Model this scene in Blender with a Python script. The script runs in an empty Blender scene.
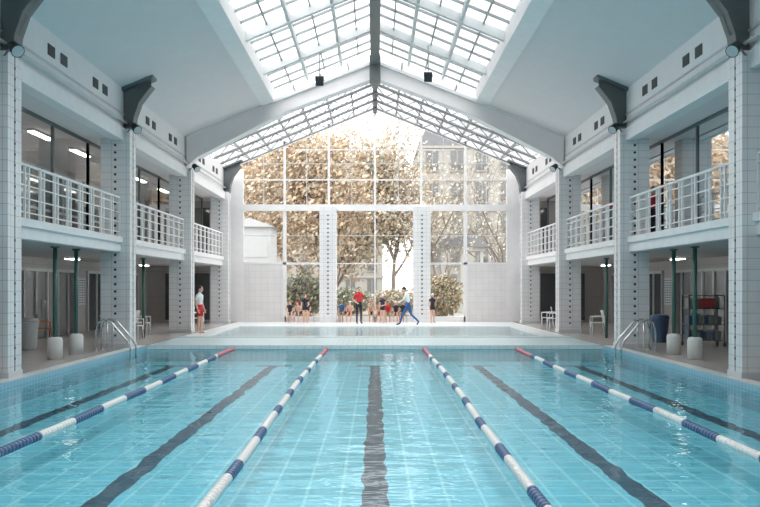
import bpy, math, random
from mathutils import Vector, Matrix, Quaternion
random.seed(7)
scene = bpy.context.scene
try:
    scene.view_settings.view_transform = 'Standard'
    scene.view_settings.look = 'None'
except Exception: pass

# ---------------------------------------------------------------- materials
def new_mat(name):
    m = bpy.data.materials.new(name); m.use_nodes = True
    nt = m.node_tree; nt.nodes.clear()
    out = nt.nodes.new('ShaderNodeOutputMaterial')
    return m, nt, out

def pbsdf(nt, col=(.8,.8,.8), rough=.5, metal=0.0, emis=None, es=0):
    b = nt.nodes.new('ShaderNodeBsdfPrincipled')
    b.inputs['Base Color'].default_value = (*col, 1)
    b.inputs['Roughness'].default_value = rough
    b.inputs['Metallic'].default_value = metal
    if emis:
        b.inputs['Emission Color'].default_value = (*emis, 1)
        b.inputs['Emission Strength'].default_value = es
    return b

def mat(name, col, rough=.5, metal=0.0, emis=None, es=0, var=0.04, vs=3.0):
    m, nt, out = new_mat(name)
    b = pbsdf(nt, col, rough, metal, emis, es)
    if var > 0:
        tc = nt.nodes.new('ShaderNodeNewGeometry')
        n = nt.nodes.new('ShaderNodeTexNoise'); n.inputs['Scale'].default_value = vs
        n.inputs['Detail'].default_value = 4
        nt.links.new(tc.outputs['Position'], n.inputs['Vector'])
        r = nt.nodes.new('ShaderNodeMix'); r.data_type = 'RGBA'
        lo = tuple(max(0, c*(1-var*2)) for c in col); hi = tuple(min(1, c*(1+var*2)) for c in col)
        r.inputs[6].default_value = (*lo, 1); r.inputs[7].default_value = (*hi, 1)
        nt.links.new(n.outputs['Fac'], r.inputs[0])
        nt.links.new(r.outputs[2], b.inputs['Base Color'])
    nt.links.new(b.outputs[0], out.inputs[0])
    return m

def M(nt, op, a, b=None, c=None):
    n = nt.nodes.new('ShaderNodeMath'); n.operation = op
    for i, v in enumerate((a, b, c)):
        if v is None: continue
        if isinstance(v, (int, float)): n.inputs[i].default_value = v
        else: nt.links.new(v, n.inputs[i])
    return n.outputs[0]

def grid_mask(nt, s, w):
    g = nt.nodes.new('ShaderNodeNewGeometry')
    sp = nt.nodes.new('ShaderNodeSeparateXYZ'); nt.links.new(g.outputs['Position'], sp.inputs[0])
    sn = nt.nodes.new('ShaderNodeSeparateXYZ'); nt.links.new(g.outputs['True Normal'], sn.inputs[0])
    tot = None
    for i in range(3):
        fr = M(nt, 'FRACT', M(nt, 'ADD', M(nt, 'DIVIDE', sp.outputs[i], s[i]), 100.013))
        ln = M(nt, 'LESS_THAN', fr, w/s[i])
        ok = M(nt, 'LESS_THAN', M(nt, 'ABSOLUTE', sn.outputs[i]), 0.7)
        v = M(nt, 'MULTIPLY', ln, ok)
        tot = v if tot is None else M(nt, 'MAXIMUM', tot, v)
    return tot, sp

def grid_mat(name, col, line, s=(.2,.2,.2), w=.012, rough=.3, var=.05, vs=2.0):
    m, nt, out = new_mat(name)
    b = pbsdf(nt, col, rough)
    mask, sp = grid_mask(nt, s, w)
    g = nt.nodes.new('ShaderNodeNewGeometry')
    n = nt.nodes.new('ShaderNodeTexNoise'); n.inputs['Scale'].default_value = vs; n.inputs['Detail'].default_value = 3
    nt.links.new(g.outputs['Position'], n.inputs['Vector'])
    r = nt.nodes.new('ShaderNodeMix'); r.data_type = 'RGBA'
    r.inputs[6].default_value = (*[c*(1-var*2) for c in col], 1)
    r.inputs[7].default_value = (*[min(1, c*(1+var*2)) for c in col], 1)
    nt.links.new(n.outputs['Fac'], r.inputs[0])
    r2 = nt.nodes.new('ShaderNodeMix'); r2.data_type = 'RGBA'
    nt.links.new(mask, r2.inputs[0]); nt.links.new(r.outputs[2], r2.inputs[6])
    r2.inputs[7].default_value = (*line, 1)
    nt.links.new(r2.outputs[2], b.inputs['Base Color'])
    nt.links.new(b.outputs[0], out.inputs[0])
    return m

def glass_mat(name, tint=(.93,.97,.97), refl=.08, rough=.02, milk=0.0):
    m, nt, out = new_mat(name)
    t = nt.nodes.new('ShaderNodeBsdfTransparent'); t.inputs[0].default_value = (*tint, 1)
    base = t.outputs[0]
    if milk:
        tr = nt.nodes.new('ShaderNodeBsdfTranslucent'); tr.inputs[0].default_value=(.95,.97,.98,1)
        mm = nt.nodes.new('ShaderNodeMixShader'); mm.inputs[0].default_value = milk
        nt.links.new(base, mm.inputs[1]); nt.links.new(tr.outputs[0], mm.inputs[2]); base = mm.outputs[0]
    g = nt.nodes.new('ShaderNodeBsdfGlossy'); g.inputs['Roughness'].default_value = rough
    fr = nt.nodes.new('ShaderNodeFresnel'); fr.inputs[0].default_value = 1.45
    fac = M(nt, 'MULTIPLY', fr.outputs[0], refl/.04*.5)
    mx = nt.nodes.new('ShaderNodeMixShader')
    nt.links.new(fac, mx.inputs[0]); nt.links.new(base, mx.inputs[1]); nt.links.new(g.outputs[0], mx.inputs[2])
    nt.links.new(mx.outputs[0], out.inputs[0])
    return m

def water_mat(name, tint, bump=.25, sc=1.0, milk=0.0, milkcol=(.6,.85,.9), rf=.85):
    m, nt, out = new_mat(name)
    t = nt.nodes.new('ShaderNodeBsdfTransparent'); t.inputs[0].default_value = (*tint, 1)
    base = t.outputs[0]
    if milk > 0:
        d = nt.nodes.new('ShaderNodeBsdfDiffuse'); d.inputs[0].default_value = (*milkcol, 1)
        mm = nt.nodes.new('ShaderNodeMixShader'); mm.inputs[0].default_value = milk
        nt.links.new(base, mm.inputs[1]); nt.links.new(d.outputs[0], mm.inputs[2]); base = mm.outputs[0]
    g = nt.nodes.new('ShaderNodeBsdfGlossy'); g.inputs['Roughness'].default_value = .03
    geo = nt.nodes.new('ShaderNodeNewGeometry')
    mp = nt.nodes.new('ShaderNodeMapping'); mp.inputs['Scale'].default_value = (1.0*sc, 1.5*sc, 1)
    nt.links.new(geo.outputs['Position'], mp.inputs['Vector'])
    n1 = nt.nodes.new('ShaderNodeTexNoise'); n1.inputs['Scale'].default_value = 1.6; n1.inputs['Detail'].default_value = 3; n1.inputs['Roughness'].default_value=.45
    nt.links.new(mp.outputs[0], n1.inputs['Vector'])
    bp = nt.nodes.new('ShaderNodeBump'); bp.inputs['Strength'].default_value = bump; bp.inputs['Distance'].default_value = .12
    nt.links.new(n1.outputs['Fac'], bp.inputs['Height'])
    nt.links.new(bp.outputs[0], g.inputs['Normal'])
    fr = nt.nodes.new('ShaderNodeFresnel'); fr.inputs[0].default_value = 1.33
    nt.links.new(bp.outputs[0], fr.inputs['Normal'])
    mx = nt.nodes.new('ShaderNodeMixShader')
    nt.links.new(M(nt,'MULTIPLY',fr.outputs[0],rf), mx.inputs[0]); nt.links.new(base, mx.inputs[1]); nt.links.new(g.outputs[0], mx.inputs[2])
    nt.links.new(mx.outputs[0], out.inputs[0])
    return m

def poolfloor_mat():
    m, nt, out = new_mat('pool_tiles')
    b = pbsdf(nt, (.2,.6,.75), .4)
    mask, sp = grid_mask(nt, (.36,.36,.36), .035)
    g = nt.nodes.new('ShaderNodeNewGeometry')
    n = nt.nodes.new('ShaderNodeTexNoise'); n.inputs['Scale'].default_value = 1.8; n.inputs['Detail'].default_value = 2
    nt.links.new(g.outputs['Position'], n.inputs['Vector'])
    r = nt.nodes.new('ShaderNodeMix'); r.data_type = 'RGBA'
    r.inputs[6].default_value = (.18,.61,.74,1); r.inputs[7].default_value = (.30,.75,.86,1)
    nt.links.new(n.outputs['Fac'], r.inputs[0])
    r2 = nt.nodes.new('ShaderNodeMix'); r2.data_type = 'RGBA'
    nt.links.new(M(nt,'MULTIPLY',mask,.75), r2.inputs[0]); nt.links.new(r.outputs[2], r2.inputs[6]); r2.inputs[7].default_value = (.58,.93,.98,1)
    # lane lines, slightly wavering
    xs = M(nt, 'ADD', sp.outputs[0], M(nt, 'MULTIPLY', M(nt, 'SUBTRACT', n.outputs['Fac'], .5), .16))
    lm = None
    for xi in (-5.45, -2.75, 0, 2.75, 5.45):
        v = M(nt, 'LESS_THAN', M(nt, 'ABSOLUTE', M(nt, 'SUBTRACT', xs, xi)), .125)
        t = M(nt, 'MULTIPLY', M(nt, 'LESS_THAN', M(nt, 'ABSOLUTE', M(nt, 'SUBTRACT', xs, xi)), .5),
              M(nt, 'LESS_THAN', M(nt, 'ABSOLUTE', M(nt, 'SUBTRACT', sp.outputs[1], 24.6)), .13))
        v = M(nt, 'MAXIMUM', v, t)
        lm = v if lm is None else M(nt, 'MAXIMUM', lm, v)
    lm = M(nt, 'MULTIPLY', lm, M(nt, 'LESS_THAN', sp.outputs[1], 24.73))
    lm = M(nt, 'MULTIPLY', lm, M(nt, 'GREATER_THAN', sp.outputs[1], 3.0))
    r3 = nt.nodes.new('ShaderNodeMix'); r3.data_type = 'RGBA'
    nt.links.new(lm, r3.inputs[0]); nt.links.new(r2.outputs[2], r3.inputs[6]); r3.inputs[7].default_value = (.010,.035,.085,1)
    nt.links.new(r3.outputs[2], b.inputs['Base Color'])
    nt.links.new(b.outputs[0], out.inputs[0])
    return m

WHITE = mat('white_paint', (.84,.81,.81), .5)
CEIL = mat('ceiling_paint', (.77,.705,.705), .7, var=.02)
FASC = mat('fascia_paint', (.84,.80,.80), .6, var=.02)
COLT = grid_mat('glazed_block', (.80,.78,.785), (.54,.54,.55), (.4,.4,.2), .012, .25)
DARK = mat('dark_recess', (.03,.035,.04), .6)
STEEL = mat('grey_green_steel', (.13,.145,.15), .45)
DSTEEL = mat('dark_steel', (.24,.25,.26), .5)
LSTEEL = mat('light_steel', (.60,.61,.62), .45)
GREEN = mat('green_post_paint', (.05,.14,.12), .4)
CHROME = mat('stainless_steel', (.65,.67,.68), .22, 1.0)
DECK = grid_mat('deck_tiles', (.50,.45,.43), (.34,.32,.31), (.2,.2,.2), .012, .25)
BAND = grid_mat('pale_blue_mosaic', (.50,.66,.69), (.70,.77,.79), (.15,.15,.15), .02, .3)
COPING = grid_mat('coping_tiles', (.78,.79,.79), (.5,.55,.57), (.25,.25,.25), .012, .3)
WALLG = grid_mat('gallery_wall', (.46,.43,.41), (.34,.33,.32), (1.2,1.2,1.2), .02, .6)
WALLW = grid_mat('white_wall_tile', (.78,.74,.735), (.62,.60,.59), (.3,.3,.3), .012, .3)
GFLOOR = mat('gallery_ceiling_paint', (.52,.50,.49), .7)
GLASS = glass_mat('window_glass', (.95,.97,.97), .05)
GGLASS = glass_mat('gallery_glass', (.80,.84,.83), .09)
SKYG = glass_mat('skylight_glass', (.86,.91,.92), .04, .1, .40)
POOLF = poolfloor_mat()
POOLW = water_mat('water', (.84,.98,1.0), .24, 1.0, rf=.75)
POOLW2 = water_mat('shallow_water', (.90,.98,1.0), .25, 1.3, .35, (.70,.86,.88))
F_W = mat('white_plastic_float', (.88,.85,.83), .4)
F_B = mat('blue_plastic_float', (.08,.14,.28), .4)
F_R = mat('red_plastic_float', (.62,.18,.22), .4)
TUBE = mat('fluorescent_tube', (1,1,1), .5, 0, (1,.97,.9), 14, var=0)
SMG = mat('smoked_glass', (.10,.11,.11), .06, var=.0)

# ---------------------------------------------------------------- mesh builder
class MB:
    def __init__(s): s.v=[]; s.f=[]; s.m=[]; s.sm=[]; s.mats=[]
    def mi(s, m):
        if m not in s.mats: s.mats.append(m)
        return s.mats.index(m)
    def poly(s, pts, m, smooth=False):
        b=len(s.v); s.v += [tuple(p) for p in pts]; s.f.append(tuple(range(b,b+len(pts)))); s.m.append(s.mi(m)); s.sm.append(smooth)
    def box(s, x0,x1,y0,y1,z0,z1,m, rot=None, piv=None):
        if x0>x1: x0,x1=x1,x0
        if y0>y1: y0,y1=y1,y0
        if z0>z1: z0,z1=z1,z0
        b=len(s.v)
        P=[Vector(p) for p in ((x0,y0,z0),(x1,y0,z0),(x1,y1,z0),(x0,y1,z0),(x0,y0,z1),(x1,y0,z1),(x1,y1,z1),(x0,y1,z1))]
        if rot is not None:
            c=Vector(piv) if piv else Vector(((x0+x1)/2,(y0+y1)/2,(z0+z1)/2))
            P=[rot@(p-c)+c for p in P]
        s.v+=[tuple(p) for p in P]
        for q in ((0,3,2,1),(4,5,6,7),(0,1,5,4),(1,2,6,5),(2,3,7,6),(3,0,4,7)):
            s.f.append(tuple(b+i for i in q)); s.m.append(s.mi(m)); s.sm.append(False)
    def prism(s, pts, axis, a0, a1, m):
        def P(p,a):
            return (p[0],a,p[1]) if axis=='y' else ((a,p[0],p[1]) if axis=='x' else (p[0],p[1],a))
        n=len(pts); b=len(s.v)
        s.v+=[P(p,a0) for p in pts]+[P(p,a1) for p in pts]
        s.f.append(tuple(range(b,b+n))); s.f.append(tuple(range(b+2*n-1,b+n-1,-1)))
        for i in range(n):
            j=(i+1)%n; s.f.append((b+i,b+n+i,b+n+j,b+j))
        for _ in range(n+2): s.m.append(s.mi(m)); s.sm.append(False)
    def tube(s, pts, rad, m, seg=8, cap=True):
        pts=[Vector(p) for p in pts]; n=len(pts)
        if isinstance(rad,(int,float)): rad=[rad]*n
        b=len(s.v); up=None
        for i,p in enumerate(pts):
            d=(pts[min(i+1,n-1)]-pts[max(i-1,0)])
            d=d.normalized() if d.length>1e-9 else Vector((0,0,1))
            if up is None:
                up=Vector((0,0,1)) if abs(d.z)<.9 else Vector((1,0,0))
            a=d.cross(up)
            if a.length<1e-4: a=d.orthogonal()
            a.normalize(); c=a.cross(d).normalized(); up=c
            for k in range(seg):
                t=2*math.pi*k/seg
                s.v.append(tuple(p+(a*math.cos(t)+c*math.sin(t))*rad[i]))
        mi=s.mi(m)
        for i in range(n-1):
            for k in range(seg):
                l=(k+1)%seg
                s.f.append((b+i*seg+k,b+i*seg+l,b+(i+1)*seg+l,b+(i+1)*seg+k)); s.m.append(mi); s.sm.append(True)
        if cap:
            s.f.append(tuple(b+k for k in range(seg))[::-1]); s.m.append(mi); s.sm.append(False)
            s.f.append(tuple(b+(n-1)*seg+k for k in range(seg))); s.m.append(mi); s.sm.append(False)
    def ell(s, c, r, m, rot=None, nu=12, nv=8):
        b=len(s.v); c=Vector(c)
        def T(p):
            p=Vector(p)
            if rot is not None: p=rot@p
            return tuple(c+p)
        s.v.append(T((0,0,r[2])))
        for j in range(1,nv):
            a=math.pi*j/nv
            for i in range(nu):
                t=2*math.pi*i/nu
                s.v.append(T((r[0]*math.sin(a)*math.cos(t), r[1]*math.sin(a)*math.sin(t), r[2]*math.cos(a))))
        s.v.append(T((0,0,-r[2]))); e=len(s.v)-1; mi=s.mi(m)
        for i in range(nu):
            k=(i+1)%nu
            s.f.append((b,b+1+i,b+1+k)); s.f.append((e,b+1+(nv-2)*nu+k,b+1+(nv-2)*nu+i)); s.m+=[mi,mi]; s.sm+=[True,True]
            for j in range(nv-2):
                s.f.append((b+1+j*nu+i,b+1+(j+1)*nu+i,b+1+(j+1)*nu+k,b+1+j*nu+k)); s.m.append(mi); s.sm.append(True)
    def build(s, name, loc=(0,0,0), rz=0, sc=1, parent=None):
        me=bpy.data.meshes.new(name); me.from_pydata(s.v,[],s.f)
        for m in s.mats: me.materials.append(m)
        me.polygons.foreach_set('material_index', s.m); me.polygons.foreach_set('use_smooth', s.sm)
        me.update()
        o=bpy.data.objects.new(name, me); scene.collection.objects.link(o)
        o.location=loc; o.rotation_euler=(0,0,rz); o.scale=(sc,sc,sc)
        if parent: o.parent=parent
        return o

def boxo(name,*a):
    b=MB(); b.box(*a); return b.build(name)

# ---------------------------------------------------------------- dimensions
YB=43.5; YF=-3.0; XW=10.8; XP=6.5
SL=.41; ZR=10.0
def zr(x): return ZR-SL*abs(x)
COLY=[0.4,8.7,17.0,25.3,33.6,42.0]
SKX=3.7; YG=33.6
SLB,SLT=2.64,3.02      # gallery slab
FZ0=5.73; XFA=6.95

# ---------------------------------------------------------------- floor / pools
b=MB()
for sx in (-1,1):
    b.box(sx*XP,sx*XW,YF,YB,-.6,0,DECK)
b.box(-XP,XP,YF,1.0,-.6,0,DECK)
b.box(-XP,XP,38.5,YB,-.6,0,COPING)
for sx in (-1,1): b.box(sx*5.7,sx*XP,30.5,38.5,-.6,0,COPING)
b.build('floor')
b=MB(); b.box(-XP,XP,26.0,30.5,-.6,0,BAND)
b.box(-XP,XP,25.98,26.02,-.09,.012,COPING); b.box(-XP,XP,30.2,30.5,0,.03,COPING)
b.build('floor_tile_band')
boxo('pool_basin',-XP,XP,1.0,26.0,-.6,-.45,POOLF)
b=MB(); b.poly([(-XP,1,-.1),(XP,1,-.1),(XP,26,-.1),(-XP,26,-.1)],POOLW); b.build('pool_water')
PB2=grid_mat('shallow_pool_tiles',(.62,.80,.83),(.8,.9,.92),(.3,.3,.3),.03,.4)
boxo('shallow_pool_basin',-5.7,5.7,30.5,38.5,-.6,-.35,PB2)
b=MB(); b.poly([(-5.7,30.5,-.03),(5.7,30.5,-.03),(5.7,38.5,-.03),(-5.7,38.5,-.03)],POOLW2); b.build('shallow_pool_water')
b=MB()
BLT=grid_mat('blue_edge_tiles',(.25,.50,.62),(.6,.72,.76),(.15,.15,.15),.015,.3)
for sx in (-1,1):
    b.box(sx*(XP-.02),sx*(XP+.0),1,26,-.45,-.001,BLT)
    b.box(sx*XP,sx*(XP+.28),1,26,0,.012,COPING)
b.build('trim_pool_coping')

# ---------------------------------------------------------------- walls
b=MB(); b.box(-XW,XW,YF-.2,YF,0,11,FASC); b.build('wall_front')
for sx,nm in ((-1,'left'),(1,'right')):
    b=MB()
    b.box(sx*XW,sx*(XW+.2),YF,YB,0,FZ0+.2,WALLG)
    b.build('wall_'+nm)
    b=MB()
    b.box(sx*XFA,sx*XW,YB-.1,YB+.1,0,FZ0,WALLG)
    b.box(sx*(XFA+.9),sx*(XFA+3),YB-.14,YB-.1,.1,2.3,SMG)
    b.box(sx*(XFA+.9),sx*(XFA+3),YB-.14,YB-.1,3.3,5.4,SMG)
    b.build('wall_back_'+nm)
    b=MB()
    b.box(sx*XFA,sx*XW,YF,YB-.1,SLB,SLT,WHITE)
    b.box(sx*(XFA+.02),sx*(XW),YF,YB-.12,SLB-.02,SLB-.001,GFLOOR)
    b.box(sx*(XFA-.06),sx*XFA,YF,YB-.1,SLT-.14,SLT+.02,WHITE)
    b.build('floor_gallery_'+nm)
    b=MB()
    b.box(sx*(XFA+.25),sx*XW,YF,YB-.1,FZ0,FZ0+.15,CEIL)
    b.build('ceiling_gallery_'+nm)
    b=MB()
    b.box(sx*XFA,sx*(XFA+.25),YF,YB,FZ0-.04,zr(XFA)+.02,FASC)
    b.box(sx*(XFA-.1),sx*XFA,YF,YB,FZ0-.06,FZ0+.28,WHITE)
    b.box(sx*(XFA-.03),sx*XFA,YF,YB,6.42,6.46,LSTEEL)
    for yc in COLY:
        for off in (2.4,3.2,5.5,6.3):
            if yc+off<YB: b.box(sx*(XFA-.015),sx*XFA,yc+off,yc+off+.42,6.62,6.86,DARK)
    b.tube([(sx*(XFA-.09),YF,6.2),(sx*(XFA-.09),YB,6.2)],.035,LSTEEL)
    b.build('trim_fascia_'+nm)
    b=MB()
    b.prism([(sx*SKX,zr(SKX)),(sx*(XFA+.25),zr(XFA+.25)),(sx*(XFA+.25),zr(XFA+.25)+.15),(sx*SKX,zr(SKX)+.15)],'y',YF,YG,CEIL)
    b.build('ceiling_'+nm)
    b=MB()
    b.prism([(sx*(SKX-.02),zr(SKX)-.06),(sx*(SKX+.42),zr(SKX+.42)-.05),(sx*(SKX+.42),zr(SKX+.42)+.1),(sx*(SKX-.02),zr(SKX)+.5)],'y',YF,YG,WHITE)
    b.build('trim_skylight_'+nm)

# ---------------------------------------------------------------- skylight
up=.38
def zs(x): return zr(x)+up
for sx,nm in ((-1,1),(1,2)):
    b=MB()
    b.poly([(0,YF,zs(0)+.1),(sx*SKX,YF,zs(SKX)+.1),(sx*SKX,YG,zs(SKX)+.1),(0,YG,zs(0)+.1)],SKYG)
    b.poly([(0,YG,zr(0)+.35),(sx*7.2,YG,zr(7.2)+.35),(sx*7.2,YB+.1,zr(7.2)+.35),(0,YB+.1,zr(0)+.35)],SKYG)
    b.build('window_skylight_%d'%nm)
b=MB()
b.box(-.16,.16,YF,YG,9.75,10.25,STEEL)
b.box(-.1,.1,YG,YB,9.9,10.2,STEEL)
MSTEEL=mat('mid_grey_steel',(.30,.315,.32),.5)
PSTEEL=mat('pale_grey_steel',(.68,.68,.68),.5)
yy=YF
i=0
while yy<YG:
    main=(i%4==0)
    w=.10 if main else .03; dz=.28 if main else .08
    mt=PSTEEL if main else MSTEEL
    for sx in (-1,1):
        b.prism([(0,zs(0)+.08),(sx*SKX,zs(SKX)+.08),(sx*SKX,zs(SKX)+.08-dz),(0,zs(0)+.08-dz)],'y',yy-w,yy+w,mt)
    yy+=1.0375; i+=1
for sx in (-1,1):
    for k,x in enumerate((.62,1.23,1.85,2.47,3.08)):
        w=.02; dz=.08
        if k in (1,3): w=.045; dz=.22
        b.box(sx*x-w,sx*x+w,YF,YG,zs(x)+.08-dz,zs(x)+.08,PSTEEL if k in(1,3) else MSTEEL)
b.build('skylight_frame')
b=MB()
for y in (35.2,36.9,38.6,40.3,42.0):
    for sx in (-1,1):
        b.prism([(0,zr(0)+.3),(sx*7.1,zr(7.1)+.3),(sx*7.1,zr(7.1)+.18),(0,zr(0)+.18)],'y',y-.05,y+.05,DSTEEL)
        for k in range(8):
            xa=.88*k; xb=xa+.44; xc=xa+.88
            b.tube([(sx*xa,y,zr(xa)+.22),(sx*xb,y,zr(xb)-.12),(sx*xc,y,zr(xc)+.22)],.025,DSTEEL,6)
        b.tube([(0,y,zr(0)-.12),(sx*6.8,y,zr(6.8)-.12)],.04,DSTEEL,6)
for sx in (-1,1):
    for x in (1,2,3,4,5,6):
        b.box(sx*x-.03,sx*x+.03,YG,YB,zr(x)+.2,zr(x)+.32,MSTEEL)
b.build('roof_truss')
b=MB()
for sx in (-1,1):
    b.prism([(0,zr(0)-.12),(sx*6.9,zr(6.9)-.02),(sx*6.9,6.05),(sx*6.45,6.45),(sx*3.2,8.12),(0,9.32)],'y',YG-.2,YG+.2,FASC)
    b.prism([(0,9.36),(sx*3.2,8.16),(sx*6.45,6.49),(sx*6.45,6.41),(sx*3.2,8.08),(0,9.28)],'y',YG-.3,YG+.3,WHITE)
    b.prism([(0,zr(0)-.05),(sx*6.9,zr(6.9)+.1),(sx*6.9,zr(6.9)-.03),(0,zr(0)-.16)],'y',YG-.3,YG+.3,WHITE)
b.box(-.2,.2,YG-.33,YG+.33,9.2,10.1,STEEL)
b.build('roof_beam')

# ---------------------------------------------------------------- columns
def column(sx, y):
    b=MB(); xi=6.7; xo=7.5
    b.box(sx*xi,sx*xo,y-.32,y+.32,0,6.0,COLT)
    b.box(sx*(xi-.02),sx*(xo+.02),y-.34,y+.34,0,.12,LSTEEL)
    for k in range(28):
        z=.35+.2*k
        if SLB-.05<z<SLT+.05: continue
        b.tube([(sx*(xi+.40),y-.335,z),(sx*(xi+.40),y-.30,z)],.036,DARK,8)
        b.tube([(sx*(xi-.008),y,z),(sx*(xi+.1),y,z)],.032,DARK,8)
    b.box(sx*(xi-.006),sx*(xi),y-.012,y+.012,.12,6,DARK)
    o=b.build('column')
    return o
for sx in (-1,1):
    for y in COLY: column(sx,y)
def bracket(sx,y):
    b=MB()
    pts=[(sx*6.15,zr(6.15)),(sx*6.95,zr(6.95)),(sx*6.95,6.0),(sx*6.68,6.0),(sx*6.62,6.35),(sx*6.48,6.75),(sx*6.25,7.05)]
    b.prism(pts,'y',y-.04,y+.04,STEEL)
    edge=[(6.66,6.0),(6.62,6.35),(6.48,6.75),(6.25,7.05),(6.13,7.2)]
    for i in range(len(edge)-1):
        (xa,za),(xb,zb)=edge[i],edge[i+1]
        b.prism([(sx*xa,za),(sx*xb,zb),(sx*(xb+.05),zb+.02),(sx*(xa+.05),za+.02)],'y',y-.2,y+.2,STEEL)
    b.box(sx*6.66,sx*6.95,y-.22,y+.22,6.0,6.06,STEEL)
    b.prism([(sx*6.1,zr(6.1)),(sx*6.95,zr(6.95)),(sx*6.95,zr(6.95)-.08),(sx*6.1,zr(6.1)-.08)],'y',y-.25,y+.25,STEEL)
    b.build('steel_bracket')
for sx in (-1,1):
    for y in (8.7,17.0,25.3,42.0): bracket(sx,y)
def speaker(sx,y):  # black speaker at the column top, not a lamp
    b=MB()
    c=Vector((sx*6.5,y-.5,6.0)); d=Vector((-sx*.55,-.5,-.55)).normalized()
    b.tube([c-d*.16,c-d*.12,c,c+d*.14],[.05,.085,.10,.125],DARK,14)
    b.tube([c+d*.135,c+d*.142],.11,LSTEEL,14)
    b.tube([c,(sx*6.62,y-.4,6.03),(sx*6.78,y-.3,5.9)],.02,DSTEEL)
    b.build('speaker')
for y in (17.0,25.3,33.6):
    for sx in (-1,1): speaker(sx,y)

# ---------------------------------------------------------------- railings
def railing(sx, y0, y1):
    b=MB(); x=sx*6.98; z0=SLT+.02; zt=SLT+1.12
    b.box(x-.03,x+.03,y0,y1,zt-.05,zt,WHITE)
    for z in (.12,.40,.66,.9): b.box(x-.012,x+.012,y0,y1,z0+z,z0+z+.025,WHITE)
    n=int(round((y1-y0)/.86)); d=(y1-y0)/n
    for i in range(n+1):
        y=y0+d*i
        b.box(x-.025,x+.025,y-.03,y+.03,z0-.02,zt-.05,WHITE)
        if i<n:
            for o in (.22,):
                b.box(x-.02,x+.02,y+o-.025,y+o+.025,z0-.02,zt-.05,WHITE)
    b.build('balcony_railing')
for sx in (-1,1):
    for i in range(len(COLY)-1):
        railing(sx,COLY[i]+.36,COLY[i+1]-.36)
    railing(sx,42.36,43.35)

for sx,nm in ((-1,0),(1,20)):
    k=nm
    for i in range(len(COLY)-1):
        y0=COLY[i]+.1; y1=COLY[i+1]-.1
        za,zb=SLT+.15,5.5
        k+=1; b=MB()
        b.box(sx*(XW-.03),sx*(XW-.005),y0,y1,za,zb,SMG)
        for j in range(5):
            y=y0+(y1-y0)*j/4; b.box(sx*(XW-.09),sx*(XW-.002),y-.05,y+.05,za,zb,LSTEEL if j%2 else GREEN)
        for z in (za,za+1.0,zb): b.box(sx*(XW-.08),sx*(XW-.002),y0,y1,z-.04,z+.04,LSTEEL)
        b.build('window_%d'%k)
        b=MB(); xg=7.95
        b.poly([(sx*xg,COLY[i],SLT+.06),(sx*xg,COLY[i+1],SLT+.06),(sx*xg,COLY[i+1],FZ0-.03),(sx*xg,COLY[i],FZ0-.03)],GGLASS)
        for j in range(4):
            y=COLY[i]+(COLY[i+1]-COLY[i])*j/3
            b.box(sx*(xg-.035),sx*(xg+.035),y-.035,y+.035,SLT,FZ0-.002,STEEL)
        b.box(sx*(xg-.03),sx*(xg+.03),COLY[i],COLY[i+1],SLT+.002,SLT+.08,STEEL)
        b.box(sx*(xg-.03),sx*(xg+.03),COLY[i],COLY[i+1],FZ0-.08,FZ0-.002,STEEL)
        b.build('glass_partition')
    for i in range(len(COLY)-1):
        y=(COLY[i]+COLY[i+1])/2
        b=MB()
        ya,yb=COLY[i]+.6,COLY[i+1]-.6
        b.box(sx*(XW-.04),sx*(XW-.002),ya,yb,0.02,2.2,SMG)
        for j in range(8):
            yy=ya+(yb-ya)*j/7; b.box(sx*(XW-.09),sx*(XW-.002),yy-.04,yy+.04,0.01,2.25,LSTEEL)
        b.box(sx*(XW-.09),sx*(XW-.002),ya-.05,yb+.05,2.17,2.27,LSTEEL)
        for q in (-.12,.12): b.tube([(sx*(XW-.12),y+q,.95),(sx*(XW-.12),y+q,1.25)],.015,CHROME)
        b.build('door_%d'%(i+1+nm))
def fixture(x,y,zc,l=1.5):
    b=MB()
    b.box(x-.10,x+.10,y-l/2,y+l/2,zc-.06,zc,WHITE)
    b.box(x-.085,x+.085,y-l/2+.03,y+l/2-.03,zc-.085,zc-.06,TUBE)
    b.build('ceiling_or_fill_lamp')
for sx in (-1,1):
    for y in (11.5,15,18.5,20.8,24.1,27.3,30.6,34.2,38):
        fixture(sx*8.8,y,FZ0)
    for y in (12,19.5,29,38):  # lower row added as fill to brighten the space under the galleries
        fixture(sx*9.6,y,SLB-.02,1.0)

# ---------------------------------------------------------------- back glass wall
b=MB()
fy0,fy1=YB-.08,YB+.08
XG=6.25
b.box(-XG,XG,fy0-.05,fy1,5.27,5.57,WHITE)
for x in (-4.3,-2.2,0,2.2,4.3):
    b.box(x-.05,x+.05,fy0,fy1,5.57,zr(x)+.3,WHITE)
for x in (-5.3,-3.25,-1.1,1.1,3.25,5.3):
    b.box(x-.016,x+.016,fy0+.05,fy1-.05,5.57,zr(x)+.3,LSTEEL)
for x in (-4.3,4.3): b.box(x-.08,x+.08,fy0,fy1,0,5.3,WHITE)
b.box(-.03,.03,fy0,fy1,0.0,5.3,WHITE)
b.box(-XG,XG,fy0+.03,fy1-.03,6.72,6.78,WHITE)
b.box(-XG,XG,fy0+.05,fy1-.05,4.08,4.11,LSTEEL)
b.box(-5.6,5.6,fy0+.05,fy1-.05,7.5,7.53,LSTEEL)
b.box(-3.8,3.8,fy0+.03,fy1-.03,8.15,8.2,WHITE)
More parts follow.
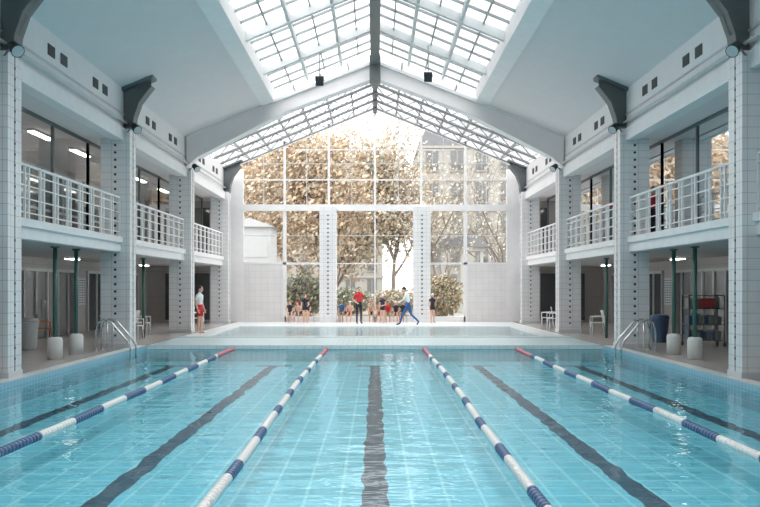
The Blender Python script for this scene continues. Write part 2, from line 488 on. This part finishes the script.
for sx in (-1,1):
    b.box(sx*2.2,sx*XG,fy0,fy1,2.72,2.82,WHITE)
    b.box(0,sx*2.2,fy0+.02,fy1-.02,2.74,2.79,WHITE)
    b.prism([(0,zr(0)+.35),(sx*7.1,zr(7.1)+.35),(sx*7.1,zr(7.1)+.1),(0,zr(0)+.1)],'y',fy0,fy1,WHITE)
    b.box(sx*XG,sx*(XFA+.1),fy0,fy1,0,zr(XFA)+.1,WHITE)
b.box(-2.2,2.2,fy0,fy1,0,.25,WHITE); 
for sx in (-1,1): b.box(sx*2.2,sx*4.3,fy0,fy1,0,.25,WHITE)
b.build('window_frame_back')
for sx,nm in ((-1,'left'),(1,'right')):
    boxo('wall_panel_back_'+nm, sx*4.38,sx*XG,YB-.06,YB+.06,0,2.72,WALLW)
b=MB()
b.poly([(-XG,YB,.25),(XG,YB,.25),(XG,YB,zr(XG)+.25),(0,YB,ZR+.25),(-XG,YB,zr(XG)+.25)],GLASS)
b.build('window_back')
for sx in (-1,1):
    b=MB()
    b.box(sx*2.2-.4,sx*2.2+.4,YB-.75,YB-.1,0,5.4,COLT)
    for k in range(24):
        z=.4+.2*k
        b.tube([(sx*2.2,YB-.765,z),(sx*2.2,YB-.73,z)],.04,DARK,8)
    b.build('column_back')

# ---------------------------------------------------------------- lane ropes
def rope(x, inner, ph):
    b=MB()
    b.tube([(x,1.0,-.085),(x,26.0,-.085)],.008,DSTEEL,5)
    y=1.1
    while y<25.9:
        if y>23.2: m=F_R
        elif inner: m=F_W if ((y+ph)%2.1)<1.45 else F_B
        else: m=F_W if ((y+ph)%2.4)<1.2 else F_B
        sag=.006*math.sin(y*1.3+x)
        z=-.085+sag; xx=x+.03*math.sin(y*.35+x)
        b.tube([(xx,y,z),(xx,y+.02,z),(xx,y+.07,z),(xx,y+.09,z)],[.033,.054,.054,.033],m,10)
        y+=.1
    b.build('lane_rope')
rope(-1.4,True,1.4); rope(1.4,True,.5); rope(-4.0,False,1.15); rope(4.0,False,.2)

# ---------------------------------------------------------------- ladders
def ladder(sx,y):
    b=MB()
    for o in (-.28,.28):
        pts=[(sx*7.25,y+o,0),(sx*7.25,y+o,.55),(sx*7.2,y+o,.74),(sx*7.05,y+o,.82),(sx*6.85,y+o,.76),(sx*6.45,y+o,.30),(sx*6.36,y+o,.1),(sx*6.34,y+o,-.43)]
        b.tube(pts,.025,CHROME,8)
        b.tube([(sx*6.95,y+o,0.0),(sx*6.95,y+o,.80)],.02,CHROME,8)
        b.tube([(sx*7.25,y+o,0.001),(sx*7.25,y+o,.02)],.06,CHROME,10)
    for z in (-.38,-.2): b.box(sx*6.30,sx*6.40,y-.28,y+.28,z-.015,z+.015,CHROME)
    b.build('pool_ladder')
ladder(-1,24.0); ladder(1,23.9)

WB=mat('white_concrete',(.78,.78,.76),.6)
def post(sx,x,y,base=True):
    b=MB()
    b.tube([(sx*x,y,0),(sx*x,y,SLB-.02)],.05,GREEN,12)
    if base:
        b.tube([(sx*x,y,0),(sx*x,y,.44),(sx*x,y,.5),(sx*x,y,.52)],[.17,.17,.15,.08],WB,20)
    b.tube([(sx*x,y,SLB-.06),(sx*x,y,SLB-.02)],.1,GREEN,12)
    b.build('support_post')
for sx in (-1,1):
    for y in (21.2,22.7): post(sx,7.42,y)
    for y in (13,30.0,38.2): post(sx,7.6,y,False)

# ---------------------------------------------------------------- furniture
PW=mat('white_plastic',(.82,.82,.82),.35); PO=mat('orange_plastic',(.70,.22,.08),.4); PBL=mat('blue_plastic',(.06,.12,.22),.4)
PR=mat('red_plastic',(.45,.06,.05),.4); WOOD=mat('bench_wood',(.45,.28,.15),.5); PY=mat('grey_foam',(.30,.31,.31),.6)
def chair(x,y,rz,m):
    b=MB()
    b.box(-.22,.22,-.22,.22,.42,.45,m)
    R=Matrix.Rotation(-.2,3,'X')
    for i in range(5): b.box(-.2+.085*i,-.2+.085*i+.055,-.24,-.21,.5,.84,m,R,(0,-.22,.45))
    b.box(-.22,.22,-.245,-.205,.80,.87,m,R,(0,-.22,.45)); b.box(-.22,.22,-.245,-.205,.45,.5,m,R,(0,-.22,.45))
    for sx in (-1,1):
        b.tube([(sx*.2,.2,.43),(sx*.23,.23,0)],.018,m); b.tube([(sx*.2,-.2,.43),(sx*.23,-.26,0)],.018,m)
        b.tube([(sx*.23,.23,.3),(sx*.24,.22,.64),(sx*.24,-.22,.66),(sx*.21,-.30,.66)],.018,m)
    b.build('plastic_chair',(x,y,0),rz)
chair(8.3,30.0,1.9,PW); chair(7.7,31.6,1.5,PW); chair(6.95,35.5,1.6,PW); chair(6.9,36.6,1.4,PW)
chair(-9.9,27.2,-1.2,PO); chair(-8.0,31.4,-1.6,PW); chair(-7.7,29.2,-1.7,PW); chair(-7.0,36,-1.5,PW)
def table(x,y):
    b=MB(); b.tube([(0,0,.70),(0,0,.73)],.38,PW,24); b.tube([(0,0,.03),(0,0,.7)],.03,DSTEEL)
    for a in range(4):
        t=a*math.pi/2+.4; b.tube([(0,0,.1),(.3*math.cos(t),.3*math.sin(t),.02)],.02,DSTEEL)
    b.build('round_table',(x,y,0))
table(8.8,31.2); table(-8.7,30.2)
def trolley(x,y,rz,seed):
    rnd=random.Random(seed); b=MB()
    for sx in (-1,1):
        for sy in (-1,1):
            b.tube([(sx*.5,sy*.28,.1),(sx*.5,sy*.28,1.45)],.022,STEEL)
            b.tube([(sx*.5-.02,sy*.28,.06),(sx*.5+.02,sy*.28,.06)],.06,DARK,12)
    for z in (.16,.6,1.05,1.42):
        b.box(-.5,.5,-.28,.28,z,z+.025,STEEL)
    for z in (.185,.625,1.075):
        xx=-.46
        while xx<.4:
            w=rnd.uniform(.05,.1); b.box(xx,xx+w,-.2,.2,z,z+rnd.uniform(.2,.3),rnd.choice([PBL,PBL,PY,PY,PY])); xx+=w+.015
    b.box(-.22,.22,-.295,-.285,1.1,1.35,PR)
    b.build('equipment_rack',(x,y,0),rz)
trolley(9.3,25.9,0.0,1)
def bin_(x,y,m):
    b=MB(); b.tube([(0,0,0),(0,0,.05),(0,0,.7),(0,0,.74)],[.2,.22,.27,.29],m,20); b.tube([(0,0,.74),(0,0,.82),(0,0,.86)],[.29,.25,.08],m,20)
    b.build('waste_bin',(x,y,0))
bin_(8.6,27.6,PBL); bin_(-9.3,24.5,LSTEEL)
NB=grid_mat('notice_paper',(.75,.77,.75),(.2,.25,.3),(.5,.28,.09),.03,.7)
for sx,y in ((-1,24.85),(1,24.85),(-1,33.15),(1,33.15)):
    b=MB(); b.box(sx*(XW-.03),sx*(XW-.002),y,y+.9,1.0,2.0,LSTEEL); b.box(sx*(XW-.04),sx*(XW-.03),y+.05,y+.85,1.05,1.95,NB); b.build('notice_board')
def bench(x0,x1,y):
    b=MB()
    for o in (-.15,-.05,.05,.15): b.box(x0,x1,y+o-.04,y+o+.04,.33,.36,WOOD)
    n=max(2,int((x1-x0)/1.0)+1)
    for i in range(n):
        x=x0+.12+(x1-x0-.24)*i/(n-1); b.box(x-.03,x+.03,y-.17,y+.17,.28,.33,LSTEEL); b.box(x-.03,x+.03,y-.16,y-.12,0,.28,LSTEEL); b.box(x-.03,x+.03,y+.12,y+.16,0,.28,LSTEEL)
    b.build('wooden_bench')
bench(-1.75,1.6,42.9); bench(-4.15,-2.75,42.9); 
def flood(x,y):
    b=MB(); z=zr(x)
    b.tube([(x,y,z+.35),(x,y,z-.55)],.02,DSTEEL); 
    b.box(x-.13,x+.13,y-.08,y+.08,z-.85,z-.55,DARK,Matrix.Rotation(.4,3,'X'))
    b.box(x-.15,x+.15,y-.02,y+.02,z-.7,z-.53,DSTEEL)
    b.build('floodlight')
flood(1.75,30.1); flood(-1.85,30.5)

# ---------------------------------------------------------------- people
SK=mat('skin',(.72,.44,.33),.5); SK2=mat('skin_tan',(.52,.30,.20),.5); HB=mat('hair_brown',(.07,.04,.025),.6); HBK=mat('hair_black',(.02,.018,.017),.6)
HBL=mat('hair_blond',(.42,.28,.12),.6); CR=mat('red_cloth',(.62,.03,.04),.8); CWH=mat('white_cloth',(.82,.82,.82),.8); CBL=mat('blue_cloth',(.03,.12,.34),.8)
CDK=mat('dark_cloth',(.03,.03,.05),.8); EY=mat('eye_white',(.9,.9,.9),.2); EB=mat('eye_dark',(.02,.02,.02),.2); LIP=mat('lips',(.55,.2,.17),.5); CAPW=mat('swim_cap_white',(.8,.8,.82),.4)
def STAND(): 
    return dict(pelvis=(0,0,.93),waist=(0,0,1.08),chest=(0,.0,1.27),neck=(0,-.01,1.43),headb=(0,.0,1.50),
      LS=(-.17,-.01,1.37),LE=(-.23,-.04,1.10),LW=(-.23,.05,.87), RS=(.17,-.01,1.37),RE=(.23,-.04,1.10),RW=(.23,.05,.87),
      LH=(-.09,0,.88),LK=(-.10,.02,.48),LA=(-.10,-.02,.09),LT=(-.11,.14,.03), RH=(.09,0,.88),RK=(.10,.02,.48),RA=(.10,-.02,.09),RT=(.11,.14,.03))
RAD=dict(pelvis=.135,waist=.115,chest=.14,neck=.055,headb=.048,S=.062,E=.042,W=.028,H=.088,K=.055,A=.038,T=.032)
EDG=[('pelvis','waist','torso'),('waist','chest','torso'),('chest','neck','torso'),('neck','headb','neck')]
for s_ in 'LR':
    EDG+=[('chest',s_+'S','torso'),(s_+'S',s_+'E','uarm'),(s_+'E',s_+'W','farm'),('pelvis',s_+'H','hips'),(s_+'H',s_+'K','thigh'),(s_+'K',s_+'A','shin'),(s_+'A',s_+'T','foot')]
def person(name,P,outfit,hair,loc,rz,sc=1.0,skin=None,longhair=False,look=0.0,curl=.5):
    skin=skin or SK
    J=STAND(); J.update(P)
    names=list(J.keys()); idx={n:i for i,n in enumerate(names)}
    me=bpy.data.meshes.new('tmp'); me.from_pydata([J[n] for n in names],[(idx[a],idx[c]) for a,c,_ in EDG],[])
    o=bpy.data.objects.new('tmp',me); scene.collection.objects.link(o)
    md=o.modifiers.new('s','SKIN')
    if not me.skin_vertices: 
        bpy.context.view_layer.objects.active=o; bpy.ops.mesh.customdata_skin_add()
    for n in names:
        r=RAD.get(n) or RAD[n[1]]
        sv=me.skin_vertices[0].data[idx[n]]
        sv.radius=(r,r*(.78 if n in('pelvis','waist','chest') else 1)); sv.use_root=(n=='pelvis')
    md.use_smooth_shade=True
    sd=o.modifiers.new('d','SUBSURF'); sd.levels=2; sd.render_levels=2
    dg=bpy.context.evaluated_depsgraph_get(); dg.update()
    em=bpy.data.meshes.new_from_object(o.evaluated_get(dg))
    b=MB()
    b.v=[tuple(v.co) for v in em.vertices]
    segs=[(Vector(J[a]),Vector(J[c]),lab) for a,c,lab in EDG]
    outm={k:outfit.get(k,skin) for k in ('torso','neck','uarm','farm','hips','thigh','shin','foot')}
    for p in em.polygons:
        c=p.center; best=None
        for a,d,lab in segs:
            ab=d-a; t=max(0,min(1,(c-a).dot(ab)/max(ab.length_squared,1e-9)))
            dist=(c-(a+ab*t)).length
            if lab in('torso','hips'): dist-=.06
            if best is None or dist<best[0]: best=(dist,lab,t)
        lab=best[1]; m=outm[lab]
        if lab=='thigh' and outfit.get('short') and best[2]>.65: m=skin
        if lab=='uarm' and outfit.get('sleeve') and best[2]>.6: m=skin
        if lab=='torso' and c.z<J['waist'][2]-.04 and 'hips' in outfit: m=outm['hips']
        b.f.append(tuple(p.vertices)); b.m.append(b.mi(m)); b.sm.append(True)
    bpy.data.objects.remove(o); bpy.data.meshes.remove(me)
    nb=Vector(J['headb']); tilt=(nb-Vector(J['neck'])).normalized()
    R=Matrix.Rotation(look,3,'Z')@Quaternion(Vector((0,0,1)).rotation_difference(Vector((tilt.x,tilt.y,tilt.z)))).to_matrix()
    hc=nb+R@Vector((0,.02,.095))
    hp=lambda x,y,z: hc+R@Vector((x,y,z))
    b.ell(hc,(.073,.092,.112),skin,R,16,12)
    b.ell(hp(0,.03,-.07),(.048,.055,.045),skin,R)
    b.ell(hp(0,.095,-.015),(.013,.02,.026),skin,R,8,6)
    for sx in (-1,1):
        b.ell(hp(sx*.03,.080,.008),(.014,.010,.009),EY,R,8,6); b.ell(hp(sx*.03,.089,.008),(.006,.005,.006),EB,R,6,5)
        b.ell(hp(sx*.075,-.0,-.005),(.010,.02,.03),skin,R,8,6); b.ell(hp(sx*.03,.086,.03),(.017,.006,.004),hair,R,6,4)
    b.ell(hp(0,.088,-.052),(.022,.008,.007),LIP,R,8,5)
    b.ell(hp(0,-.022,.03),(.082,.095,.098),hair,R,16,10)
    if longhair: b.ell(hp(0,-.07,-.06),(.06,.045,.12),hair,R,12,8)
    for s_,sd_ in (('L',-1),('R',1)):
        w=Vector(J[s_+'W']); d=(w-Vector(J[s_+'E'])).normalized()
        n=Vector((-sd_,0,0)); n=(n-d*n.dot(d)); n.normalize()
        s=d.cross(n).normalized()
        if s.y<0: s=-s
        R2=Matrix((s,n,d)).transposed()
        pc=w+d*.045
        b.ell(pc,(.040,.017,.055),skin,R2,10,8)
        for k,(off,L) in enumerate(((.028,.070),(.010,.080),(-.009,.074),(-.027,.058))):
            p0=w+d*.08+s*off; p1=p0+d*L*.5+n*L*.1*curl; p2=p1+(d*.8+n*curl).normalized()*L*.3; p3=p2+(d*.5+n*curl*1.5).normalized()*L*.25
            b.tube([p0-d*.02,p0,p1,p2,p3],[.009,.0095,.0088,.008,.005],skin,6)
        p0=w+d*.025+s*.03; p1=p0+(d*.7+s*.7).normalized()*.035; p2=p1+(d*.95+s*.2+n*.2).normalized()*.03
        b.tube([p0-s*.01,p0,p1,p2],[.012,.012,.010,.006],skin,6)
    return b.build(name,loc,rz,sc)

pi=math.pi
person('swim_coach',dict(LE=(-.25,-.06,1.12),LW=(-.17,.12,1.0),RE=(.24,-.05,1.11),RW=(.16,.13,1.0)),
  dict(torso=CR,uarm=CR,farm=SK,hips=CDK,thigh=CDK,short=False,shin=CDK,foot=CDK,sleeve=False,neck=SK),HBK,(-.72,41.0,0),pi+.3,.97)
person('swim_coach',dict(pelvis=(0,0,.88),waist=(0,.03,1.03),chest=(0,.08,1.21),neck=(0,.12,1.36),headb=(0,.15,1.43),
  LS=(-.17,.1,1.30),LE=(-.22,.22,1.08),LW=(-.2,.42,.98),RS=(.17,.1,1.30),RE=(.23,-.02,1.06),RW=(.22,.05,.84),
  LH=(-.09,0,.84),LK=(-.1,.25,.50),LA=(-.1,.36,.10),LT=(-.1,.52,.04),RH=(.09,0,.84),RK=(.1,-.10,.46),RA=(.1,-.42,.16),RT=(.1,-.33,.03)),
  dict(torso=CWH,uarm=CWH,farm=CWH,hips=CBL,thigh=CBL,shin=CBL,foot=CDK),HBK,(1.45,39.3,0),pi/2-.1,1.02)
person('lifeguard',dict(LW=(-.22,.06,.86)),dict(torso=CWH,uarm=CWH,sleeve=True,hips=CR,thigh=CR,short=True),HB,(-6.25,32.6,0),-1.9,1.0)
person('standing_visitor',dict(LE=(-.24,.08,1.12),LW=(-.2,.25,1.16),RE=(.24,.08,1.12),RW=(.2,.25,1.16)),dict(torso=CR,uarm=CR,farm=CR,hips=CDK,thigh=CDK,shin=CDK,foot=CDK),HBK,(7.42,27.9,SLT),pi/2,1.0)
def child(x,y,rz,i,stand=False,seat=.36):
    rnd=random.Random(i*13+5)
    sw=rnd.choice([CR,CBL,CDK,CDK]); hr=rnd.choice([HB,HBL,HBK,CAPW,CR]); sk=rnd.choice([SK,SK,SK2])
    fit=dict(hips=sw)
    if rnd.random()<.6: fit['torso']=sw
    else: fit['thigh']=sw; fit['short']=True
    sc=rnd.uniform(.72,.8)
    if stand:
        person('child',dict(LE=(-.23,.0,1.12),LW=(-.13,.17,1.05),RE=(.23,-.02,1.1)),fit,hr,(x,y,0),rz,sc,sk); return
    z=seat/sc+.10; dz=z-.93
    up=lambda p,dy=0:(p[0],p[1]+dy,p[2]+dz)
    k=rnd.uniform(-.04,.04); S=STAND()
    P={n:up(S[n],l) for n,l in (('pelvis',0),('waist',0),('chest',.03),('neck',.05),('headb',.08),('LS',.04),('RS',.04))}
    P.update(LH=(-.09,.03,z-.01),RH=(.09,.03,z-.01),LK=(-.12+k,.42,z+.0),RK=(.12+k,.42,z+.0),LA=(-.11,.40,.09),RA=(.12,.46,.09),LT=(-.12,.56,.03),RT=(.13,.62,.03),
             LE=(-.23,.10,z+.19),LW=(-.15,.30,z+.10),RE=(.23,.10,z+.19),RW=(.15,.30,z+.10))
    person('child',P,fit,hr,(x,y,0),rz,sc,sk,look=rnd.uniform(-.5,.5))
i=0
for px in (342,350,371,380,388,396,403):
    i+=1; child((px-375)*42.9/914,42.87,pi+random.uniform(-.25,.25),i)
for px in (290,298,307):
    i+=1; child((px-375)*42.9/914,42.87,pi+random.uniform(-.2,.2),i)
child(2.62,41.7,pi+.5,20,True); child(.35,41.9,pi-.6,21,True); child(-3.2,41.8,pi+.4,22,True)

# ---------------------------------------------------------------- outside
GR=mat('garden_gravel',(.34,.32,.27),.9,var=.15,vs=.5)
b=MB(); b.box(-70,70,YB+.15,160,-.4,-.1,GR); b.build('garden_ground')
BARK=mat('bark',(.22,.185,.16),.9)  # bark and autumn leaves paled: outdoor haze is put into their colours
LF=[mat('leaf_gold',(.50,.38,.25),.8,var=.12),mat('leaf_tan',(.44,.32,.23),.8,var=.12),mat('leaf_pale',(.52,.45,.35),.8,var=.1)]
LP=[mat('leaf_hazy',(.48,.45,.38),.8,var=.1),mat('leaf_grey',(.40,.39,.33),.8,var=.1)]
LG=[mat('leaf_green',(.17,.19,.13),.8,var=.2),mat('leaf_olive',(.29,.29,.19),.8,var=.2)]
def tree(name,x,y,h,r,leaves,n,seed,trunk=.3,ls=.16,z0=.42):
    rnd=random.Random(seed); b=MB(); tips=[]
    def br(p,d,L,rad,lv):
        pts=[p]; q=p.copy(); dd=d.copy()
        for i in range(4):
            dd=(dd+Vector((rnd.uniform(-.18,.18),rnd.uniform(-.18,.18),rnd.uniform(-.02,.14)))).normalized(); q=q+dd*L/4; pts.append(q.copy())
        b.tube(pts,[rad*(1-.13*i) for i in range(5)],BARK,6 if lv<2 else 4,False)
        if lv>=2: tips.extend(pts[1:])
        if lv<4:
            for _ in range(3 if lv else 7):
                a=rnd.uniform(0,2*pi); e=rnd.uniform(.25,.9)
                nd=(dd*math.cos(e)+Vector((math.cos(a),math.sin(a),.15))*math.sin(e)).normalized()
                br(pts[rnd.choice((1,2,3,4))],nd,L*rnd.uniform(.65,.85),rad*.5,lv+1)
    br(Vector((0,0,-.1)),Vector((0,0,1)),h*z0,trunk,0)
    for _ in range(n):
        t=rnd.choice(tips); c=t+Vector((rnd.gauss(0,1),rnd.gauss(0,1),rnd.gauss(0,1)))*r
        if c.z<.3: continue
        a=Vector((rnd.gauss(0,1),rnd.gauss(0,1),rnd.gauss(0,1))).normalized(); u=a.orthogonal().normalized(); w=a.cross(u)
        s=ls*rnd.uniform(.6,1.3)
        b.poly([c-u*s,c-w*s*.6,c+u*s,c+w*s*.6],rnd.choice(leaves))
    b.build(name,(x,y,0))
tree('autumn_tree',-3.0,60,15.5,.6,LF,15000,1,.26,.15,.34)
tree('autumn_tree',1.2,70,16,.7,LF+LP,12000,2,.22,.17,.32)
tree('autumn_tree',-8.6,70,18,.7,LF+LP,12000,3,.26,.17,.33)
tree('autumn_tree',9.6,66,13,.6,LP,1500,4,.16,.11,.34)
tree('autumn_tree',-3.5,84,19,.8,LP+LF,10000,8,.24,.2,.33)
tree('autumn_tree',3.9,58,12.5,.6,LP+LF[2:],1200,11,.13,.11,.34)
def shrub(name,x,y,rx,rz_,leaves,n,seed):
    rnd=random.Random(seed); b=MB()
    for _ in range(7):
        a=rnd.uniform(0,2*pi); b.tube([(0,0,-.1),(math.cos(a)*rx*.4,math.sin(a)*rx*.4,rz_*.9),(math.cos(a)*rx*.7,math.sin(a)*rx*.7,rz_*1.5)],[.05,.03,.01],BARK,5,False)
    for _ in range(n):
        v=Vector((rnd.gauss(0,1),rnd.gauss(0,1),rnd.gauss(0,1))).normalized()*rnd.uniform(.6,1)
        c=Vector((v.x*rx,v.y*rx*.8,rz_+v.z*rz_)); c*=rnd.uniform(.85,1.12); a=Vector((rnd.gauss(0,1),rnd.gauss(0,1),rnd.gauss(0,1))).normalized(); u=a.orthogonal().normalized(); w=a.cross(u); s=rnd.uniform(.06,.13)
        b.poly([c-u*s,c-w*s*.6,c+u*s,c+w*s*.6],rnd.choice(leaves))
    b.build(name,(x,y,0))
shrub('garden_shrub',3.6,48,1.0,1.15,[LG[1],LF[0],LF[2]],2200,5)
shrub('garden_shrub',-3.7,48,1.1,1.2,[LG[0],LG[1],BARK],2200,6)
shrub('garden_shrub',-1.6,54,1.5,.8,[LG[0],LP[1],LG[1]],2400,7)
shrub('garden_shrub',1.3,55,1.6,.75,[LG[1],LF[1],LP[0]],2400,9)
BF=mat('facade_stone',(.36,.345,.325),.8); BWN=mat('facade_window',(.16,.165,.17),.2); ROOFM=mat('slate_roof',(.18,.185,.20),.6)
def building(x0,x1,y,h,fl,nb,name='apartment_building'):
    b=MB(); b.box(x0,x1,y,y+12,-.1,h,BF); w=(x1-x0)/nb; fh=h/fl
    for f in range(fl):
        b.box(x0-.1,x1+.1,y-.2,y,fh*(f+1)-.25,fh*(f+1),BF)
        for i in range(nb):
            cx=x0+w*(i+.5); z=fh*f+.7
            b.box(cx-.6,cx+.6,y-.06,y,z,z+fh*.62,BWN); b.box(cx-.72,cx+.72,y-.16,y,z-.15,z,BF); b.box(cx-.04,cx+.04,y-.09,y-.05,z,z+fh*.62,BF)
            if f>0:
                for q in range(7): b.box(cx-.6+q*.2-.015,cx-.6+q*.2+.015,y-.28,y-.25,z-.1,z+.6,ROOFM)
                b.box(cx-.65,cx+.65,y-.29,y-.24,z+.6,z+.65,ROOFM)
    b.prism([(x0-.2,h),(x1+.2,h),(x1-1,h+2.6),(x0+1,h+2.6)],'y',y,y+12,ROOFM)
    b.build(name)
building(4.4,24,90,15.5,5,8); building(-38,1,118,15,5,14)
PVW=mat('pavilion_paint',(.42,.42,.41),.6)
b=MB()
for x in (4.4,5.7,7.0):
    for y in (60,62.5): b.box(x-.1,x+.1,y-.1,y+.1,-.1,4.1,PVW)
b.box(4.2,7.2,59.8,62.7,4.0,4.25,PVW)
b.prism([(3.9,4.25),(7.5,4.25),(6.6,5.1),(4.8,5.1)],'y',59.5,63,ROOFM)
b.build('garden_pavilion')
SHD=mat('shed_paint',(.46,.47,.48),.6)
b=MB(); b.box(-8.2,-5.8,51,54,-.1,5.0,SHD); b.prism([(-8.4,5.0),(-5.6,5.0),(-7.0,5.5)],'y',50.8,54.2,SHD); b.box(-7.3,-6.5,50.96,51,0,2.1,LSTEEL); b.box(-8,-6,50.97,51,3.3,4.0,SHD); b.build('garden_shed')

# ---------------------------------------------------------------- light
w=bpy.data.worlds.new('World'); scene.world=w; w.use_nodes=True
nt=w.node_tree; nt.nodes.clear()
out=nt.nodes.new('ShaderNodeOutputWorld'); bg=nt.nodes.new('ShaderNodeBackground')
bg.inputs[0].default_value=(1.0,.985,.98,1); bg.inputs[1].default_value=2.75
nt.links.new(bg.outputs[0],out.inputs[0])
l=bpy.data.lights.new('sun','SUN'); l.energy=3.2; l.angle=math.radians(120); l.color=(1,.985,.97)
o=bpy.data.objects.new('sun',l); scene.collection.objects.link(o); o.rotation_euler=(.25,0.0,0)
def portal(name,loc,rot,sx,sy):
    l=bpy.data.lights.new(name,'AREA'); l.shape='RECTANGLE'; l.size=sx; l.size_y=sy
    l.cycles.is_portal=True
    o=bpy.data.objects.new(name,l); scene.collection.objects.link(o); o.location=loc; o.rotation_euler=rot
portal('skylight_portal',(0,(YF+YB)/2,10.6),(0,0,0),8.0,YB-YF)
portal('window_portal',(0,YB+.3,5),(math.radians(-90),0,0),12.6,10.5)

# ---------------------------------------------------------------- camera
cam=bpy.data.cameras.new('camera'); co=bpy.data.objects.new('camera',cam); scene.collection.objects.link(co)
co.location=(0,0,1.7); co.rotation_euler=(math.radians(90),0,0)
cam.sensor_width=36; cam.lens=914/760*36; cam.shift_x=5/760; cam.shift_y=32.5/760; cam.clip_end=400
scene.camera=co
